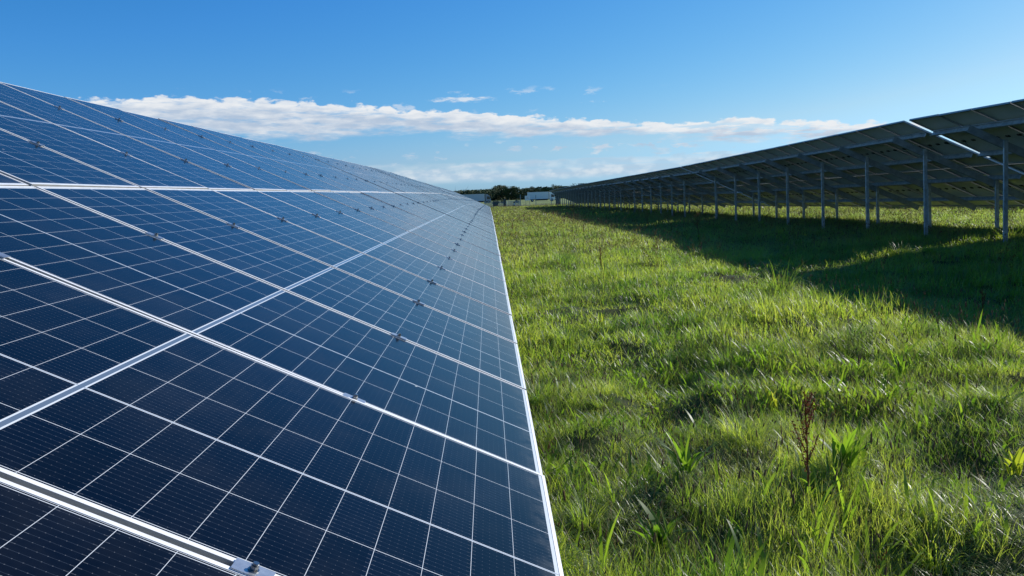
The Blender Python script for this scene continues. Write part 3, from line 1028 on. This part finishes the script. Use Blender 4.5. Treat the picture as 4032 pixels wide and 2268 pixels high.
def lorry(x, y, paint, cabp, trailer_len, label, name='lorry'):
    """side-on box lorry driving to +x; origin under the rear of the box"""
    z = zgf(x, y) + .08
    root = empty(name, (x, y, z))
    tag(root, label, 'lorry', 'white lorries on the road')
    Lb = trailer_len
    body = material('box_paint', paint, .35); cabm = material('cab_paint', cabp, .3)
    b_ = MB(); b_.box(0, Lb, -1.25, 1.25, 1.12, 3.85)
    o = b_.obj('box_body', body, root)
    t_ = MB()
    for a0, a1, c0, c1 in ((0, Lb, 1.05, 1.1195), (0, Lb, 3.8505, 3.91)): t_.box(a0, a1, -1.27, 1.27, c0, c1)
    for xx in (0, Lb - .12): t_.box(xx, xx + .12, -1.275, -1.2505, 1.12, 3.85)
    t_.obj('corner_trim', M_alu, o)
    MB().box(.3, Lb + 2.0, -.45, .45, .75, 1.049).obj('chassis', M_black, root)
    MB().box(3.0, Lb - .4, -1.2, -1.15, .45, 1.0).obj('side_guard', M_black, root)
    MB().box(-.05, .05, -1.15, 1.15, .5, .9).obj('rear_bumper', M_black, root)
    fx = Lb + 1.35
    prof = [(Lb + .35, .55), (Lb + 2.55, .55), (Lb + 2.62, 1.2), (Lb + 2.58, 1.9), (Lb + 2.28, 2.95), (Lb + 1.7, 3.35), (Lb + 1.1, 3.75), (Lb + .6, 3.80), (Lb + .35, 3.75)]
    cb = MB().prism(prof, -1.22, 1.22, 1).obj('cab', cabm, root, fix=True)
    MB().quad([(Lb + .95, -1.2265, 1.65), (Lb + 2.35, -1.2265, 1.65), (Lb + 2.1, -1.2265, 2.75), (Lb + .95, -1.2265, 2.85)]).obj('side_window', M_glassd, cb)
    MB().prism([(Lb + 2.595, 1.92), (Lb + 2.62, 1.92), (Lb + 2.32, 2.93), (Lb + 2.295, 2.93)], -1.1, 1.1, 1).obj('windscreen', M_glassd, cb, fix=True)
    MB().box(Lb + 2.3, Lb + 2.75, -1.21, 1.21, .35, .8).obj('bumper', M_black, root)
    for s_ in (-1, 1):
        MB().box(Lb + 2.63, Lb + 2.68, s_ * .95 - .18, s_ * .95 + .18, .95, 1.13).obj('headlight', M_lens, root)
        MB().box(Lb + 2.35, Lb + 2.5, s_ * 1.38 - .12, s_ * 1.38 + .12, 2.0, 2.7).obj('mirror', M_black, root)
    axles = [1.9, fx] if Lb < 10 else [1.6, 2.9, 4.2, Lb + .3, fx + .2]
    for ax in axles:
        for s_ in (-1, 1):
            y0, y1 = (s_ * 1.22 - .15, s_ * 1.22 + .0)[::1] if s_ > 0 else (s_ * 1.22, s_ * 1.22 + .15)
            ring = [(ax + .56 * math.cos(k * math.pi / 12), .5 + .56 * math.sin(k * math.pi / 12)) for k in range(24)]
            wh = MB().prism(ring, y0 - .1, y1 + .1, 1).obj('wheel', M_tyre, root, fix=True)
            rim = [(ax + .27 * math.cos(k * math.pi / 8), .5 + .27 * math.sin(k * math.pi / 8)) for k in range(16)]
            MB().prism(rim, y0 - .12, y1 + .12, 1).obj('rim', M_galv, wh, fix=True)
    return root


# right lorry: box left end at source x = 2070, cab front at 2183
DR = 318.0
lorry((2070 - 1922.6) / 3086 * DR + .8, DR + 3, (.66, .70, .74), (.85, .87, .88), 8.6, 'white box lorry with a rounded pale cab, clear of the panels')
lorry((1932 - 1922.6) / 3086 * 326 - 13.0 - 2.6, 326 , (.46, .50, .56), (.26, .29, .35), 13.0, 'grey white lorry with a dark cab, its rear hidden behind the blue panels')

# ------------------------------------------------------------------ trees behind the road
def tree_leaf(name, a, b_):
    m = bpy.data.materials.new(name); m.use_nodes = True
    n = N(m.node_tree); b = m.node_tree.nodes['Principled BSDF']
    rnd = n.new('ShaderNodeObjectInfo').outputs['Random']
    pos = n.new('ShaderNodeNewGeometry').outputs['Position']
    f = n.m('ADD', n.m('MULTIPLY', rnd, .5), n.m('MULTIPLY', n.noise(pos, .8, 3, .6), .5), clamp=True)
    n.put(b.inputs['Base Color'], n.mix(f, a, b_)); b.inputs['Roughness'].default_value = .7
    b.inputs['Specular IOR Level'].default_value = .2
    return m


T_green = tree_leaf('tree_leaves_green', (.045, .068, .030), (.085, .115, .045))
T_autumn = tree_leaf('tree_leaves_autumn', (.10, .085, .045), (.17, .14, .08))
M_bark = material('bark', (.06, .05, .04), .9)


def crown_mesh(seed, hh, ww, mat_):
    rs = random.Random(seed)
    mb = MB()
    lumps = [(rs.gauss(0, ww * .26), rs.gauss(0, ww * .26), hh * rs.uniform(.25, .92), ww * rs.uniform(.16, .30)) for _ in range(15)]
    for (x, y, z, r) in lumps:
        for _ in range(95):
            d = Vector((rs.gauss(0, 1), rs.gauss(0, 1), rs.gauss(0, 1))).normalized() * r * rs.uniform(.55, 1.1)
            c = Vector((x, y, z)) + d
            if c.z > hh: c.z = hh - rs.random() * .3
            s_ = rs.uniform(.16, .42)
            a_ = Vector((rs.gauss(0, 1), rs.gauss(0, 1), rs.gauss(0, 1))).normalized() * s_
            b_ = a_.orthogonal().normalized() * s_ * rs.uniform(.5, 1)
            mb.quad([c - a_, c - b_, c + a_, c + b_])
    return mb.mesh('crown', mat_)


def trunk_mesh(hh):
    mb = MB(); mb.tube([(0, 0, -.5), (.1, 0, hh * .35), (0, .1, hh * .75)], [.28, .2, .06], 7)
    for k in range(5):
        a_ = k * 1.3; mb.tube([(.08, 0, hh * (.25 + .08 * k)), (math.cos(a_) * 1.2, math.sin(a_) * 1.2, hh * (.45 + .09 * k))], [.09, .03], 5)
    return mb.mesh('trunk', M_bark)


variants = []
for i, (hh, ww, mt) in enumerate([(9.2, 7.2, T_green), (8.4, 8.0, T_green), (10.2, 6.2, T_green), (9.6, 7.4, T_autumn), (6.6, 8.0, T_green), (5.6, 8.6, T_green)]):
    variants.append((crown_mesh(50 + i, hh, ww, mt), trunk_mesh(hh), hh))
# (source x, source y of the crown top, variant, depth)
row = [(1806, 752, 5, 455), (1826, 751, 4, 452), (1846, 748, 4, 450), (1866, 748, 5, 456), (1886, 751, 4, 448), (1905, 749, 5, 452),
       (1920, 745, 4, 446), (1938, 735, 0, 452), (1955, 733, 3, 458), (1972, 727, 2, 455), (1988, 729, 3, 460), (2003, 732, 0, 452),
       (2014, 740, 1, 449), (2029, 731, 2, 455), (2048, 745, 1, 447), (2066, 741, 1, 450), (2086, 734, 3, 456), (2100, 737, 0, 449), (2118, 739, 1, 452),
       (2135, 735, 4, 446), (2152, 738, 1, 450), (2170, 726, 0, 455), (2186, 731, 2, 452), (2202, 729, 3, 457), (2220, 733, 1, 449), (2240, 733, 4, 452),
       (2262, 728, 0, 455), (2283, 722, 1, 458), (2305, 724, 3, 452), (2330, 722, 2, 456), (2360, 722, 1, 450), (2395, 722, 0, 454)]
words = ['leftmost low', 'second low', 'third low', 'rounded low', 'broad low', 'bushy low', 'low dark', 'first tall', 'brownish pointed', 'tallest slim', 'brownish tall', 'full headed', 'domed', 'pointed slim', 'sagging', 'flat topped', 'brown tinged', 'upright dense', 'spreading', 'short wide', 'rounded middle', 'tall rounded', 'narrow upright', 'brown topped', 'wide green', 'low broad', 'green', 'distant round', 'distant brownish', 'distant slim', 'distant wide', 'outermost']
nb_lab = ['above the panels left of the grey lorry', 'behind the grey white lorry', 'between the two lorries', 'behind the white box lorry', 'over the far end of the right panels']


def zone(px):
    return 0 if px < 1850 else 1 if px < 1935 else 2 if px < 2062 else 3 if px < 2190 else 4


for (px, py, vi, dist), wd_ in zip(row, words):
    cm_, tm_, hh = variants[vi]
    x = (px - 1922.6) / 3086 * dist
    yh = 764.5 - .036 * (px - 1922.6)
    ztop = CAMZ + (yh - py) / 3086 * dist
    zb = zgf(x, dist)
    r_ = empty('tree', (x, dist, zb), (0, 0, U(0, 6.28)))
    s_ = (ztop - zb) / hh
    r_.scale = (max(s_, .85), max(s_, .85), s_)
    tag(r_, '%s tree %s' % (wd_, nb_lab[zone(px)]), 'tree', 'trees along the far side of the road')
    link('crown', cm_, r_); link('trunk', tm_, r_)
# dense understorey that closes the wood behind the separate crowns
mb = MB(); rs = random.Random(5)
for _ in range(9000):
    x = rs.uniform(-130, 95); z = abs(rs.gauss(0, 2.1)); y = 462 + rs.uniform(-4, 6)
    c = Vector((x, y, zgf(x, y) + min(z, 5.8))); s_ = rs.uniform(.4, .9)
    a_ = Vector((rs.gauss(0, 1), rs.gauss(0, 1), rs.gauss(0, 1))).normalized() * s_; b_ = a_.orthogonal().normalized() * s_
    mb.quad([c - a_, c - b_, c + a_, c + b_])
tag(mb.obj('undergrowth', T_green), 'dark thicket filling the gaps under the tree line', 'thicket', kind='stuff')


# small bushes in the pasture beyond the fence
def bush(px, py, hgt, wdt, label):
    d_ = 290.
    x = (px - 1922.6) / 3086 * d_
    mb = MB(); rs = random.Random(px)
    for _ in range(260):
        c = Vector((rs.gauss(0, wdt * .25), rs.gauss(0, wdt * .25), abs(rs.gauss(hgt * .4, hgt * .25)))); s_ = rs.uniform(.1, .22)
        a_ = Vector((rs.gauss(0, 1), rs.gauss(0, 1), rs.gauss(0, 1))).normalized() * s_; b_ = a_.orthogonal().normalized() * s_
        mb.quad([c - a_, c - b_, c + a_, c + b_])
    r_ = empty('bush', (x, d_, zgf(x, d_)))
    link('foliage', mb.mesh('foliage', T_green), r_)
    MB().tube([(0, 0, -.2), (0, 0, hgt * .5)], [.06, .03], 5).obj('stem', M_bark, r_)
    tag(r_, label, 'bush', 'bushes in the pasture')


bush(1952, 784, 1.3, 3.0, 'small dark bush right of the grey lorry cab')
bush(1976, 788, 1.8, 1.0, 'slim dark bush above the tall cabinet')
bush(2035, 781, 1.4, 1.6, 'low bush in the pasture above the gate')

# ------------------------------------------------------------------ wind turbines far away
M_turb = material('turbine_white', (.55, .57, .6), .5)


def turbine(px, py, dist, rot, label):
    x = (px - 1922.6) / 3086 * dist
    yh = 764.5 - .036 * (px - 1922.6)
    zh = CAMZ + (yh - py) / 3086 * dist
    r_ = empty('wind_turbine', (x, dist, -2.1)); H = zh + 2.1
    tag(r_, label, 'wind turbine', 'wind turbines on the horizon')
    MB().tube([(0, 0, -3), (0, 0, H)], [2.6, 1.5], 12).obj('tower', M_turb, r_)
    MB().box(-2, 2, -6, 5, H, H + 4).obj('nacelle', M_turb, r_)
    hb = MB().tube([(0, -6.2, H + 2), (0, -9, H + 2)], [2, 1], 10).obj('hub', M_turb, r_)
    for k in range(3):
        a_ = rot + k * 2.0944
        d_ = Vector((math.sin(a_), 0, math.cos(a_))); p_ = Vector((math.cos(a_), 0, -math.sin(a_)))
        c0 = Vector((0, -7.5, H + 2))
        mb = MB()
        pr = [c0 + d_ * 1.5 - p_ * .9, c0 + d_ * 1.5 + p_ * .9, c0 + d_ * 12 + p_ * 1.6, c0 + d_ * 46 + p_ * .3, c0 + d_ * 46 - p_ * .3, c0 + d_ * 12 - p_ * 1.2]
        b = len(mb.v); mb.v += [tuple(q + Vector((0, -.3, 0))) for q in pr] + [tuple(q + Vector((0, .3, 0))) for q in pr]
        mb.f.append((0, 1, 2, 3, 4, 5)); mb.f.append((11, 10, 9, 8, 7, 6)); mb.mi += [0, 0]
        for i in range(6): mb.f.append((i, 6 + i, 6 + (i + 1) % 6, (i + 1) % 6)); mb.mi.append(0)
        mb.obj('rotor_blade', M_turb, r_, fix=True)


turbine(1794, 750, 9000, R(0), 'left tiny wind turbine above the far end of the blue row')
turbine(1837, 747, 8200, R(32), 'right tiny wind turbine over the low trees')
